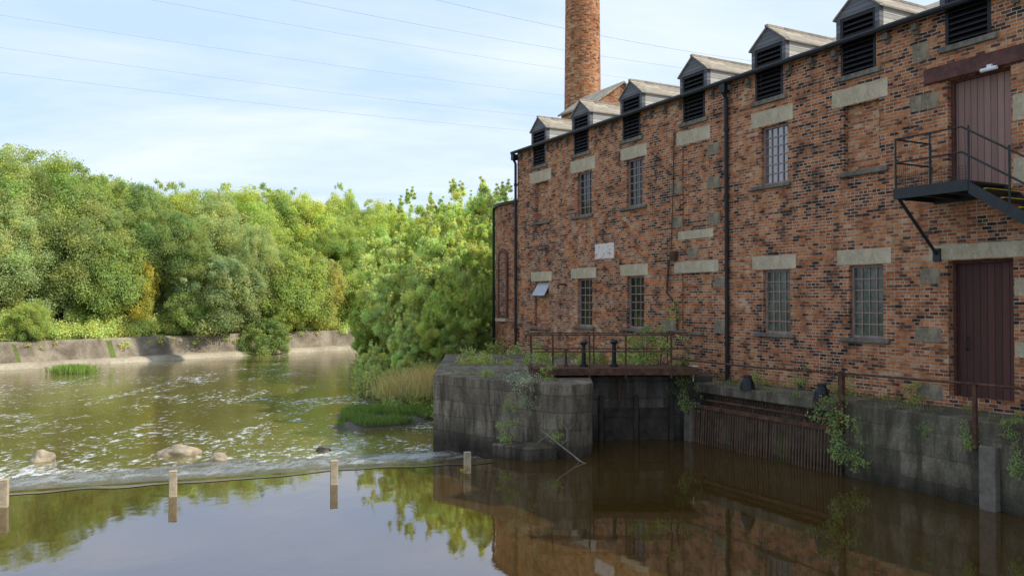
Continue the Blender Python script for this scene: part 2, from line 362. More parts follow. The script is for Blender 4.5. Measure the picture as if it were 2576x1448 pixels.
# far bank wall
ys=np.concatenate([np.arange(-40,20,6),np.arange(20,80,1.5),np.arange(80,160,8)]); b=MB(); b2=MB(); prev=None
for y in ys:
    x=float(np.interp(y,LB_y,LB_x)); x+=.6*math.sin(y*.11)
    dx=float(np.interp(y+1,LB_y,LB_x)-np.interp(y-1,LB_y,LB_x))/2; t_=Vector((dx,1,0)).normalized(); n_=Vector((t_.y,-t_.x,0)); q=Vector((x,y,0))
    sec=[q-n_*1.9+Vector((0,0,1.02)),q-n_*.55+Vector((0,0,1.08+.05*noise.noise(q*.4)))]+[q-n_*.35+Vector((0,0,.96)),q-n_*.1+Vector((0,0,-.06))]
    sec2=[q-n_*.2+Vector((0,0,-.03)),q+n_*.3+Vector((0,0,-.12)),q+n_*(.6+.1*noise.noise(q*.15))+Vector((0,0,-.44))]
    if prev:
        for j in range(3): b.quad([prev[0][j],sec[j],sec[j+1],prev[0][j+1]][::-1])
        for j in range(2): b2.quad([prev[1][j],sec2[j],sec2[j+1],prev[1][j+1]][::-1])
    prev=(sec,sec2)
bw=b.obj("river_bank_wall",M_bank,None,MW); tag(bw,"long low stained concrete retaining wall along the river","wall")
b2.obj("apron",M_sand,bw,MW)
# ------------------------------------------------------------------ MILL
mill=empty("brick_mill",(-12,FP,1.33),MF); tag(mill,"long sooty red brick mill with louvred dormers beside the river","mill")
ZE=8.65; SE=25.7; S0=-4.0; KR=.42; RIDGE=19.0; ZB=1.0
ops=[]  # s0,s1,z0,z1,depth
def add_open(X0,X1,Y0,Y1,depth):
    Xm=(X0+X1)/2; r=(S(X1),S(X0),Z(Xm,Y1),Z(Xm,Y0)); ops.append(r+(depth,)); return r
def lint(par,X0,X1,Y0,Y1,mat=M_stone,name="lintel",proud=.012):
    Xm=(X0+X1)/2; b=MB(); b.fb(S(X1),S(X0),FP-proud,FP+.1,Z(Xm,Y1),Z(Xm,Y0)); return b.obj(name,mat,par,bevel=.008)
def window(wx,lx,sx,cols,rows,glass,label=None):
    s0,s1,z0,z1=add_open(*wx,.22)
    b=MB(); pf=FP+.10; fw=.05
    b.fb(s0,s0+fw,pf-.02,pf+.05,z0,z1); b.fb(s1-fw,s1,pf-.02,pf+.05,z0,z1)
    b.fb(s0+fw,s1-fw,pf-.02,pf+.05,z0,z0+fw); b.fb(s0+fw,s1-fw,pf-.02,pf+.05,z1-fw,z1)
    for i in range(1,cols):
        c=s0+fw+(s1-s0-2*fw)*i/cols; b.fb(c-.012,c+.012,pf,pf+.02,z0+fw,z1-fw)
    for j in range(1,rows):
        c=z0+fw+(z1-z0-2*fw)*j/rows; b.fb(s0+fw,s1-fw,pf+.002,pf+.018,c-.012,c+.012)
    w=b.obj("window",M_frame,mill)
    if label: w["label"]=label
    g=MB(); g.quad([(-s1+fw,pf+.022,z0+fw),(-s0-fw,pf+.022,z0+fw),(-s0-fw,pf+.022,z1-fw),(-s1+fw,pf+.022,z1-fw)]); g.obj("window_pane",glass,w)
    lint(w,*lx); 
    Xm=(sx[0]+sx[1])/2; b=MB(); b.fb(S(sx[1]),S(sx[0]),FP-.07,FP+.12,z0-.09,z0-.002); b.obj("sill",M_sill,w,bevel=.01)
    return w
def blocked(wx,lx,sx,mat=M_infill,depth=.09):
    s0,s1,z0,z1=add_open(*wx,depth+.05)
    b=MB(); b.fb(s0,s1,FP+depth,FP+depth+.05,z0,z1); w=b.obj("bricked_window",mat,mill)
    lint(w,*lx)
    if sx:
        b=MB(); b.fb(S(sx[1]),S(sx[0]),FP-.07,FP+depth,z0-.09,z0-.002); b.obj("sill",M_sill,w,bevel=.01)
    return w
# lower floor
w1=blocked((1345,1380,707,822),(1336,1388,683,707),(1337,1385,0,0))
window((1453,1490,701,820),(1437,1500,674,700),(1443,1495,0,0),3,6,M_glass)
window((1578,1620,694,825),(1561,1630,665,693),(1562,1628,0,0),3,6,M_glass)
blocked((1715,1790,686,833),(1697,1808,656,685),(1705,1770,0,0),M_brick,.05)
window((1920,1988,678,838),(1893,2003,643,677),(1897,2000,0,0),4,6,M_glassp)
window((2137,2222,666,850),(2107,2243,626,665),(2113,2240,0,0),4,6,M_glassp)
# upper floor
blocked((1345,1380,458,557),(1333,1387,429,457),(1337,1387,0,0),M_infill,.14)
window((1453,1490,431,541),(1436,1498,398,430),(1437,1492,0,0),3,6,M_glass)
window((1577,1618,398,518),(1562,1628,366,397),(1560,1628,0,0),3,6,M_glass)
blocked((1718,1785,360,578),(1703,1788,323,358),None,M_brick,.03)
window((1917,1983,313,462),(1892,1997,272,312),(1892,1992,0,0),4,6,M_glassu,"window with pale reflecting panes")
blocked((2125,2215,258,428),(2096,2237,212,257),(2115,2238,0,0),M_infill,.12)
# hopper pane in first blocked window
b=MB(); sA,sB=S(1380)+.03,S(1347)-.03; za=Z(1362,712); 
b.quad([(-sB,FP+.08,za),(-sA,FP+.08,za),(-sA,FP-.16,za-.42),(-sB,FP-.16,za-.42)]); b.quad([(-sB,FP+.095,za),(-sB,FP-.145,za-.42),(-sA,FP-.145,za-.42),(-sA,FP+.095,za)])
b.obj("hopper_pane",plain("dusty_pane",(.33,.35,.36),.3,.2),w1)
# doors
s0,s1,z0,z1=add_open(2385,2550,652,1003,.4); z0=max(z0,1.4)
ops[-1]=(s0,s1,z0,z1,.4)
b=MB(); b.fb(s0+.05,s1-.05,FP+.22,FP+.27,z0,z1-.05); d=b.obj("door",M_door,mill); d["label"]="dark maroon plank door at ground level"
b=MB(); b.fb(s0,s0+.05,FP+.15,FP+.3,z0,z1); b.fb(s1-.05,s1,FP+.15,FP+.3,z0,z1); b.fb(s0+.05,s1-.05,FP+.15,FP+.3,z1-.05,z1); b.obj("door_frame",M_beam,d)
b=MB(); b.tube([(-(s0+s1)/2-.35,FP+.2,2.4),(-(s0+s1)/2-.35,FP+.16,2.45),(-(s0+s1)/2-.35,FP+.16,2.6),(-(s0+s1)/2-.35,FP+.2,2.65)],.012,6); b.obj("handle",M_black,d)
lint(d,2338,2600,610,650)
dz=5.30
s0u,s1u=S(2548),S(2388); zt=Z(2460,182); ops.append((s0u,s1u,dz,zt,.4))
b=MB(); b.fb(s0u+.06,s1u-.06,FP+.16,FP+.21,dz,zt-.05); d2=b.obj("door",M_door2,mill); d2["label"]="faded red plank loading door on the upper floor"
b=MB(); b.fb(s0u,s0u+.06,FP+.1,FP+.24,dz,zt); b.fb(s1u-.06,s1u,FP+.1,FP+.24,dz,zt); b.fb(s0u+.06,s1u-.06,FP+.1,FP+.24,zt-.05,zt); b.obj("door_frame",M_beam,d2)
b=MB(); b.fb(S(2620),S(2332),FP-.06,FP+.2,zt+.002,zt+.29); b.obj("timber_lintel",M_beam,d2,bevel=.015)
b=MB(); b.tube([(-S(2500)-.12,FP-.12,zt-.02),(-S(2500)+.16,FP-.12,zt-.02)],.035,8); b.box(-S(2500)-.02,-S(2500)+.06,FP-.12,FP-.05,zt-.01,zt+.06); b.obj("door_lamp",M_white,d2)
# stones
def blk(X0,X1,Y0,Y1,mat=M_quoin): lint(mill,X0,X1,Y0,Y1,mat,"stone_block",.006)
for a in [(1665,1706,803,832),(1797,1829,805,838),(1797,1829,697,722),(1780,1812,360,388),(1780,1812,443,473),(1780,1812,533,563),(1690,1716,458,486),(1692,1718,547,573),(1730,1758,624,650),
          (2302,2368,823,860),(2305,2370,965,1003),(2315,2366,675,714),(2322,2366,232,272),(2300,2342,105,150)]: blk(*a)
blk(2552,2600,232,300,M_stone); blk(2552,2600,395,460,M_stone); blk(2552,2600,700,745,M_stone); blk(2552,2600,860,900,M_stone); blk(1706,1795,578,600,M_stone); blk(2292,2322,240,280,M_quoin)
b=MB(); b.fb(S(1545),S(1497),FP-.006,FP+.05,Z(1520,650),Z(1520,612)); b.obj("pale_brick_patch",M_pale,mill)
# dormers
dsp=[(1341,1373),(1445,1481),(1567,1613),(1720,1775),(1903,1972),(2119,2208),(2386,2497)]
ds=[((S(a)+S(c))/2) for a,c in dsp]+[6.3,3.7,1.1,-1.5]
ZO=7.93; DW=.42; ZG=9.15; ZP=9.60
for i,c in enumerate(ds):
    ops.append((c-DW,c+DW,ZO,ZE,.3))
    b=MB(); b.fb(c-DW-.10,c-DW,FP-.02,FP+.10,ZE+.002,ZG+.05,0); b.fb(c+DW,c+DW+.10,FP-.02,FP+.10,ZE+.002,ZG+.05,0)
    x=-c; hw=DW+.10
    b.quad([(x-hw,FP-.022,ZG-.02),(x+hw,FP-.022,ZG-.02),(x+hw,FP-.022,ZG+.03),(x,FP-.022,ZP-.03),(x-hw,FP-.022,ZG+.03)])
    b.quad([(x-hw,FP+.08,ZG+.03),(x,FP+.08,ZP-.03),(x+hw,FP+.08,ZG+.03),(x+hw,FP+.08,ZG-.02),(x-hw,FP+.08,ZG-.02)])
    b.quad([(x-hw,FP-.022,ZG-.02),(x-hw,FP+.08,ZG-.02),(x+hw,FP+.08,ZG-.02),(x+hw,FP-.022,ZG-.02)])
    dm=b.obj("dormer",M_gfront,mill)
    b=MB()
    for sg in (-1,1):
        xx=x+sg*(hw-.001); pts=[(xx,FP+.0,ZE-.1),(xx,FP+1.35,ZG+.06),(xx,FP+.0,ZG+.06)]
        b.quad(pts if sg>0 else pts[::-1]); xx=x+sg*(hw-.05); pts=[(xx,FP+.1,ZE-.1),(xx,FP+1.35,ZG+.06),(xx,FP+.1,ZG+.06)]; b.quad(pts[::-1] if sg>0 else pts)
    b.obj("cheek_boards",M_gwood,dm)
    b=MB(); ov=.07; zl=ZG+.0
    for sg in (-1,1):
        e=x+sg*(hw+.05); A=(x,FP-ov,ZP); B=(e,FP-ov,zl); Cc=(e,FP+2.4,zl); D=(x,FP+2.4,ZP); th=.035
        low=[(q[0],q[1],q[2]-th) for q in (A,B,Cc,D)]
        top=[A,B,Cc,D]
        b.quad(top if sg<0 else top[::-1]); b.quad(low[::-1] if sg<0 else low)
        b.quad([A,B,low[1],low[0]]); b.quad([B,Cc,low[2],low[1]])
    b.box(x-.05,x+.05,FP-ov-.01,FP+2.2,ZP-.03,ZP+.02)
    b.obj("dormer_roof",M_slate,dm)
    b=MB(); ns=10; zt_=ZG-.03
    b.fb(c-DW,c-DW+.06,FP-.01,FP+.08,ZO,zt_); b.fb(c+DW-.06,c+DW,FP-.01,FP+.08,ZO,zt_); b.fb(c-DW+.06,c+DW-.06,FP-.01,FP+.08,zt_-.06,zt_)
    for j in range(ns):
        z=ZO+.05+(zt_-ZO-.12)*j/ns; xa,xb=x-DW+.055,x+DW-.055
        q=[(xa,FP+.0,z),(xb,FP+.0,z),(xb,FP+.09,z+.075),(xa,FP+.09,z+.075)]; b.quad(q); b.quad([(a_,p_,z_+.018) for a_,p_,z_ in q][::-1]); b.quad([q[0],q[1],(xb,FP,z+.018),(xa,FP,z+.018)][::-1])
    b.obj("louvre",M_louv,dm)
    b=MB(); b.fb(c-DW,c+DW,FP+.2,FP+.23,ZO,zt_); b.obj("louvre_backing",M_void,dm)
    b=MB(); b.fb(c-DW-.12,c+DW+.12,FP-.06,FP+.15,ZO-.11,ZO-.002); b.obj("sill",M_stoned,dm,bevel=.01)
# front wall with openings
def wall_open(s0,s1,z0,z1,ops):
    xs=sorted(set([s0,s1]+[o[k] for o in ops for k in (0,1)])); zs=sorted(set([z0,z1]+[o[k] for o in ops for k in (2,3)]))
    b=MB()
    for i in range(len(xs)-1):
        for j in range(len(zs)-1):
            cx=(xs[i]+xs[i+1])/2; cz=(zs[j]+zs[j+1])/2
            if any(o[0]<cx<o[1] and o[2]<cz<o[3] for o in ops): continue
            b.quad([(-xs[i+1],FP,zs[j]),(-xs[i],FP,zs[j]),(-xs[i],FP,zs[j+1]),(-xs[i+1],FP,zs[j+1])])
    for a,c,e,f,d in ops:
        b.quad([(-c,FP,e),(-c,FP,f),(-c,FP+d,f),(-c,FP+d,e)][::-1]); b.quad([(-a,FP,e),(-a,FP,f),(-a,FP+d,f),(-a,FP+d,e)])
        b.quad([(-c,FP,e),(-a,FP,e),(-a,FP+d,e),(-c,FP+d,e)])
        if f<ZE-.01: b.quad([(-c,FP,f),(-a,FP,f),(-a,FP+d,f),(-c,FP+d,f)][::-1])
    return b
b=wall_open(S0,SE,ZB,ZE,ops)
ZR=ZE+KR*(RIDGE-FP)
for s_,rev in ((SE,0),(S0,1)):
    q=[(-s_,FP,ZB),(-s_,FP,ZE),(-s_,RIDGE,ZR-.02),(-s_,2*RIDGE-FP,ZE),(-s_,2*RIDGE-FP,ZB)]; b.quad(q[::-1] if rev else q)
b.quad([(-SE,24,ZB),(-SE,24,ZE),(-S0,24,ZE),(-S0,24,ZB)])
b.obj("wall",M_brick,mill)
b=MB(); 
for sg in (0,1):
    pe=FP-.10 if sg==0 else 2*RIDGE-FP+.1; ze=ZE-.04+.03
    A=[(-SE-.1,pe,ze),(-S0+.1,pe,ze),(-S0+.1,RIDGE,ZR+.03),(-SE-.1,RIDGE,ZR+.03)]
    b.quad(A if sg==0 else A[::-1]); B=[(x,y,z-.05) for x,y,z in A]; b.quad(B[::-1] if sg==0 else B); b.quad([A[0],B[0],B[1],A[1]]); b.quad([A[0],A[3],B[3],B[0]]); b.quad([A[1],B[1],B[2],A[2]])
b.obj("roof",M_slate,mill)
b=MB(); b.tube([(-SE-.15,FP-.16,ZE-.05),(-S0,FP-.16,ZE-.05)],.06,8); b.obj("gutter",M_black,mill)
s_=SE-.3; 
while s_>5:
    if not any(abs(s_-c)<.5 for c in ds):
        b=MB(); b.fb(s_-.05,s_+.05,FP-.11,FP+.05,ZE-.26,ZE-.14); b.fb(s_-.05,s_+.05,FP-.05,FP+.05,ZE-.33,ZE-.26); b.obj("gutter_corbel",M_stoned,mill)
    s_-=.62
for X,zb in ((1301,1.35),(1833,1.35)):
    s_=S(X)-.02; b=MB(); b.tube([(-s_,FP-.16,ZE-.1),(-s_,FP-.16,ZE-.3),(-s_,FP-.075,ZE-.45),(-s_,FP-.075,zb)],.05,8)
    for z in (2.2,4.0,5.8,7.4): b.tube([(-s_,FP-.075,z),(-s_,FP-.075,z+.09)],.066,8)
    b.box(-s_-.09,-s_+.09,FP-.22,FP-.02,ZE-.32,ZE-.12); b.obj("downpipe",M_black,mill)
# rusty conduit
sC=S(1697); b=MB(); 
b.tube([(-S(1700),FP-.04,Z(1700,325)),(-S(1697),FP-.04,Z(1697,480)),(-S(1692),FP-.05,Z(1692,630))],.014,6)
b.box(-S(1700)-.09,-S(1700)+.09,FP-.12,FP-.002,Z(1700,655),Z(1700,632))
b.tube([(-S(1688),FP-.07,Z(1688,655)),(-S(1684),FP-.09,Z(1684,735)),(-S(1706),FP-.06,Z(1706,768)),(-S(1707),FP-.05,Z(1707,830))],.03,6)
b.obj("rusty_pipe",M_rust,mill)
b=MB(); b.tube([(-S(1424),FP,Z(1424,716)),(-S(1424),FP-.25,Z(1424,716)+.02),(-S(1426),FP-.35,Z(1424,716)-.05)],.03,6); b.obj("vent_pipe",M_rust,mill)
# ---- turret
tur_o=(-27.7,17.5,1.0); RT=3.0
turret=empty("brick_turret",(tur_o[0],tur_o[1],1.2),MF); tag(turret,"round brick turret with an arched window at the mill's end","tower")
b=MB(); b.tube([(tur_o[0],tur_o[1],1.0),(tur_o[0],tur_o[1],6.95)],RT,64); b.obj("wall",M_tower,turret,origin=tur_o)
b=MB(); b.tube([(tur_o[0],tur_o[1],6.951),(tur_o[0],tur_o[1],7.06)],RT+.1,64); b.tube([(tur_o[0],tur_o[1],7.062),(tur_o[0],tur_o[1],7.4)],[RT+.05,.2],48); b.obj("roof",M_black,turret)
def arch(x0,x1,p,z0,z1,n=10):
    r=(x1-x0)/2; cx=(x0+x1)/2; return [(x0,p,z0),(x1,p,z0)]+[(cx+r*math.cos(math.pi*i/n),p,z1-r+r*math.sin(math.pi*i/n)) for i in range(n+1)]
xc=-27.75; b=MB()
o_=arch(xc-.38,xc+.38,14.44,2.62,5.30); i_=arch(xc-.28,xc+.28,14.44,2.62,5.18)
for k in range(1,len(o_)-1): 
    b.quad([o_[k],o_[k+1],i_[k+1],i_[k]]); a_,c_=o_[k],o_[k+1]; b.quad([a_,(a_[0],14.6,a_[2]),(c_[0],14.6,c_[2]),c_])
b.quad([o_[0],i_[0],i_[-1],o_[-1]]); b.quad([o_[0],o_[-1],(o_[-1][0],14.6,o_[-1][2]),(o_[0][0],14.6,o_[0][2])])
aw=b.obj("arched_window",plain("red_arch",(.15,.06,.045),.8),turret)
b=MB(); b.quad(arch(xc-.28,xc+.28,14.47,2.62,5.18)); b.obj("brick_infill",M_dark,aw)
b=MB(); b.box(xc-.42,xc+.42,14.36,14.6,2.5,2.615); b.obj("sill",M_stone,aw)
rr=RT+.07
tx,ty=tur_o[0]-rr*math.cos(math.radians(63)),tur_o[1]-rr*math.sin(math.radians(63))
b=MB(); b.tube([(tx,ty,1.2),(tx,ty,6.95)],.055,8); b.obj("downpipe",M_black,turret)
# ---- house behind + chimney
house=empty("brick_house",(-32.6,22.5,1.3),MF); tag(house,"brick outbuilding with stone slate gable roof behind the mill","building")
b=MB(); x1=-31.0; x0=-34.2
b.box(x0,x1,21.1,23.9,1.0,12.45)
b.quad([(x1,21.1,12.45),(x1,23.9,12.45),(x1,22.5,13.42)]); b.quad([(x0,21.1,12.45),(x0,22.5,13.42),(x0,23.9,12.45)]); b.obj("wall",M_end,house)
b=MB()
for sg in (-1,1):
    A=[(x0-.1,22.5,13.53),(x1+.12,22.5,13.53),(x1+.12,22.5+sg*1.55,12.43),(x0-.1,22.5+sg*1.55,12.43)]; b.quad(A if sg>0 else A[::-1]); B=[(x,y,z-.09) for x,y,z in A]; b.quad(B[::-1] if sg>0 else B); b.quad([A[1],A[2],B[2],B[1]])
    b.quad([A[2],A[3],B[3],B[2]])
b.obj("roof",M_slate,house)
ch=empty("mill_chimney",(4.0,46,1.2)); tag(ch,"tall round tapering red brick factory chimney","chimney")
b=MB(); b.tube([(4.0,46,1.0),(4.0,46,26)],[1.16,.92],48); b.obj("shaft",M_chim,ch,MW,origin=(4.0,46,1.0),smooth=False)
b=MB(); b.tube([(4,46,26.001),(4,46,26.3),(4,46,26.7)],[1.0,1.15,1.15],48); b.obj("crown",M_stoned,ch,MW)
# ------------------------------------------------------------------ fire escape
fe=empty("fire_escape",(-8.8,13.4,5.0),MF); tag(fe,"dark steel landing and stair fixed below the upper loading door","fire escape")
pf=12.9; sL,sR=9.56,8.21; zd=5.27
b=MB(); b.fb(sR,sL,pf,FP-.01,zd-.03,zd); b.obj("landing",M_steel,fe)
b=MB(); b.fb(sR,sL,pf-.03,pf,zd-.17,zd+.02); b.fb(sL,sL+.03,pf-.03,FP-.01,zd-.17,zd+.02); b.fb(sR,sL,FP-.05,FP-.011,zd-.2,zd-.031)
for k in (9.1,8.65): b.fb(k-.03,k+.03,pf,FP-.05,zd-.16,zd-.031)
b.obj("landing_frame",M_steel,fe)
slope=.66; sEnd=2.5
b=MB()
for pp in (pf-.02,FP-.12):
    zA=zd-.02; zB=zA-(sR-sEnd)*slope
    q=[(-sR,pp,zA),(-sEnd,pp,zB),(-sEnd,pp,zB-.2),(-sR,pp,zA-.2)]; b.quad(q[::-1]); b.quad([(x,y+.03,z) for x,y,z in q]); b.quad([q[0],q[1],(q[1][0],pp+.03,q[1][2]),(q[0][0],pp+.03,q[0][2])]); b.quad([q[3],(q[3][0],pp+.03,q[3][2]),(q[2][0],pp+.03,q[2][2]),q[2]])
b.obj("stair_stringers",M_steel,fe)
k=0; s_=sR-.02
while s_>sEnd+.3:
    z=zd-.17-(sR-.02-s_)*slope; b=MB(); b.fb(s_-.25,s_,pf+.02,FP-.13,z-.025,z,0); b.fb(s_-.27,s_-.21,pf+.02,FP-.13,z+.001,z+.012,1); b.obj("tread",[M_steel,M_yel],fe); s_-=.275
zr=6.17
b=MB()
for pp,ss in ((pf,[sL,8.9,sR]),):
    for s1_ in ss: b.tube([(-s1_,pp,zd-.1),(-s1_,pp,zr)],.017,8)
b.tube([(-sL,FP-.12,zd),(-sL,FP-.12,zr)],.017,8); 
for z in (zr,zr-.42): 
    b.tube([(-sL,FP-.12,z),(-sL,pf,z),(-sR-.12,pf,z),(-sEnd,pf,z-(sR-.0-sEnd)*slope)],.017,8)
for s1_ in (7.55,6.4,5.2,4.0): b.tube([(-s1_,pf,zd-.1-(sR-s1_)*slope),(-s1_,pf,zr-(sR-s1_)*slope)],.017,8)
b.obj("railing",M_steel,fe)
b=MB()
for i in range(19):
    pp=pf+.05+i*.055; b.tube([(-sL,pp,zd+.02),(-sL,pp,zr-.42)],.003,4)
for i in range(25):
    ss=sR+.05+i*.053; b.tube([(-ss,pf,zd+.02),(-ss,pf,zd+.25)],.003,4)
for i in range(5): b.tube([(-sR,pf,zd+.05+.05*i),(-sL,pf,zd+.05+.05*i),(-sL,FP-.12,zd+.05+.05*i)],.003,4)
b.obj("mesh_panel",M_steel,fe)
b=MB(); b.tube([(-sL+.05,pf+.02,zd-.17),(-sL+.05,FP-.04,4.15)],.03,8); b.fb(sL-.12,sL+.02,FP-.05,FP-.005,4.02,4.25); b.obj("support_bracket",M_steel,fe)
# ------------------------------------------------------------------ river wall, rack
rw=MB(); PW=12.8
rw.fb(-12,10.62,PW,FP-.001,-1.0,1.37); rw.fb(10.62,15.2,13.35,FP-.001,-1.0,1.14); rw.fb(10.62,15.0,PW+.12,FP-.001,1.142,1.36)
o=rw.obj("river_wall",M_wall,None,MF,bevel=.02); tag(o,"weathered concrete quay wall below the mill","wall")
b=MB(); b.fb(S(2494,12.6),S(2452,12.6),PW-.14,PW-.002,-.6,1.0); b.obj("concrete_buttress",M_conc,o,bevel=.01)
b=MB(); b.fb(14.86,15.1,PW-.1,PW+.15,-.6,.9); b.obj("concrete_buttress",M_conc,o,bevel=.01)
rk=empty("trash_rack",(-12.7,12.7,0),MF); tag(rk,"rusty slanted vertical bar screen over the mill water intake","trash rack")
b=MB(); n=54
for i in range(n):
    ss=10.68+(14.82-10.68)*i/(n-1); b.tube([(-ss,PW-.06,-.5),(-ss+R.uniform(-.01,.01),PW+.02,.84+R.uniform(-.02,.02))],.018,5)
b.obj("bars",M_bars,rk)
b=MB(); b.fb(10.65,14.84,PW-.03,PW+.06,.80,.88); b.obj("beam",M_rust,rk)
b=MB()
for i in range(44):
    ss=11.0+(14.3-11.0)*i/43; b.tube([(-ss,PW+.08,.84),(-ss,PW+.2,1.14)],.012,5)
b.tube([(-10.9,PW+.07,1.0),(-14.5,PW+.07,1.0)],.022,6); b.obj("upper_grille",M_rust,rk)
# rail along wall
rl=MB(); pr=PW-.07
for X in (1716,2115,2450):
    ss=S(X,pr); r_=.045 if X==2115 else .03; rl.fb(ss-r_,ss+r_,pr-r_,pr+r_,.93,1.97)
for ss in (6.0,3.5,1.0): rl.fb(ss-.03,ss+.03,pr-.03,pr+.03,.93,1.95)
pts=[(-S(1690,pr),pr,1.90),(-S(1900,pr),pr,1.885),(-S(2115,pr),pr,1.93),(-S(2450,pr),pr,1.96),(-5,pr,1.96),(-1,pr,1.96)]
rl.tube(pts,.022,8)
o=rl.obj("handrail",M_rust,None,MF); tag(o,"rusty iron handrail with flat posts along the quay wall","railing")
# black bollards, small unlit sign plate on the ledge
for X,Y in ((1880,975),(2066,1000)):
    ss=S(X,12.98); b=MB(); b.tube([(-ss,12.98,1.355),(-ss,12.98,1.5),(-ss,12.98,1.62)],[.17,.14,.08],10); b.tube([(-ss,12.98,1.621),(-ss,12.98,1.66)],[.09,.085],10)
    o=b.obj("mooring_bollard",M_black,None,MF); tag(o,"short black conical iron bollard on the quay ledge","bollard","black bollards on the quay")
b=MB(); ss=S(1737,13.0); b.box(-ss-.10,-ss+.10,12.98,13.16,1.72,1.735); b.tube([(-ss,13.07,1.36),(-ss,13.07,1.72)],.02,6)
o=b.obj("sign_plate",M_white,None,MF@Matrix.Identity(4)); tag(o,"small pale tilted sign plate on a short stand","sign")
# ------------------------------------------------------------------ pier, gates, deck
poly=[(-1.9,19.7)]+[(1.15+.6*math.cos(math.radians(a)),17.75+.6*math.sin(math.radians(a))) for a in range(225,361,9)]+[(1.85,19.2),(2.4,21.5),(2.4,27),(-2.2,27)]
b=MB(); b.prism(poly,-1.2,1.52); 
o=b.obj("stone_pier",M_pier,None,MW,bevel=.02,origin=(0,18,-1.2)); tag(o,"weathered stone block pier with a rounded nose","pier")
b=MB(); b.prism([(1.15+.61*math.cos(math.radians(a)),17.76+.61*math.sin(math.radians(a))) for a in range(0,360,12)],1.41,1.54); b.obj("nose_cap",M_pier,o,MW,bevel=.02,origin=(0,18,-1.2))
b=MB(); b.prism([(-.45,17.35),(.35,16.75),(.95,16.95),(.6,17.5)],-.8,.28); b.obj("low_ledge",M_pier,o,MW,bevel=.03,origin=(0,18,-1.2))
g0=Vector((1.8,19.3,0)); g1=W(15.0,13.5); gd=(g1-g0).normalized(); gn=Vector((gd.y,-gd.x,0)); GL=(g1-g0).length
Mg=Matrix.Translation(g0)@Matrix.Rotation(math.atan2(gd.y,gd.x),4,'Z')
gt=empty("sluice_gate",(0,0,0),Mg); tag(gt,"old timber sluice gates set in stained concrete","sluice gate")
b=MB(); b.box(-.1,GL,0,1.2,-1,1.5); b.obj("gate_wall",M_gatew,gt,Mg,bevel=.02)
b=MB()
b.box(.25,.36,-.07,-.002,-1,1.05); b.box(1.08,1.2,-.07,-.002,-1,1.05); b.box(1.95,2.06,-.07,-.002,-1,1.05); b.obj("guide_posts",M_gate,gt,Mg,bevel=.01)
for a_ in (.385,1.225):
    b=MB(); b.box(a_,a_+.69,-.04,-.002,-1,.75); b.box(a_,a_+.69,-.06,-.041,.55,.7); b.obj("gate_leaf",M_gate,gt,Mg)
b=MB(); b.tube([(.72,-.09,.7),(.72,-.09,1.6)],.025,6); b.obj("lifting_rod",M_rust,gt,Mg)
deck=empty("footbridge",(2.4,19.3,1.5)); tag(deck,"rusty steel footbridge with railings over the sluice","footbridge")
b=MB(); b.prism([(.50,18.75),(4.35,18.9),(4.2,20.1),(.4,19.9)],1.575,1.73); b.obj("walkway",M_rust,deck,MW)
b=MB(); zt_=2.50
for x in (.94,1.79,2.63,3.69): b.tube([(x,18.76+.04*x,1.5),(x,18.76+.04*x,zt_)],.024,6)
for x in (.45,2.0,3.8): b.tube([(x,19.95,1.73),(x,19.95,zt_)],.018,6)
b.tube([(.45,18.78,1.5),(.45,18.78,zt_)],.018,6)
for z in (zt_,2.12): b.tube([(4.3,19.98,z),(.45,19.95,z),(.45,18.78,z),(3.69,18.905,z)],.017,6)
b.obj("railing",M_rust,deck,MW)
for x,h,r_ in ((1.70,.60,.055),(2.42,.62,.055),(1.28,.42,.03)):
    b=MB(); b.tube([(x,19.35,1.735),(x,19.35,1.78),(x,19.35,1.80),(x,19.35,1.735+h-.08)],[r_*1.8,r_*1.8,r_,r_*.8],10); b.tube([(x,19.35,1.735+h-.08),(x,19.35,1.735+h-.04),(x,19.35,1.735+h)],[r_*1.3,r_*1.9,r_*1.2],12)
    o=b.obj("winding_pedestal",M_black if h>.5 else M_rust,None,MW,smooth=False); tag(o,"iron sluice winding pedestal on the footbridge","sluice gear","sluice winding gear")
# driftwood
b=MB(); pts=[(1.42,16.7,-.05),(1.27,16.75,.12),(1.0,16.8,.32),(.75,16.82,.52),(.58,16.85,.64)]; b.tube(pts,[.010,.017,.019,.013,.005],7)
b.tube([pts[2],(1.12,16.72,.45),(1.13,16.68,.65),(1.05,16.66,.78)],[.014,.011,.007,.003],6); b.tube([pts[1],(1.42,16.6,.02),(1.55,16.55,-.02)],[.014,.010,.005],6); b.tube([pts[3],(.6,16.7,.46),(.5,16.65,.38)],[.010,.006,.003],6)
b.tube([(1.13,16.68,.65),(1.24,16.62,.76)],[.007,.003],5)
o=b.obj("driftwood_branch",M_drift,None,MW,smooth=True); tag(o,"bare pale driftwood branch caught against the stone pier","branch")
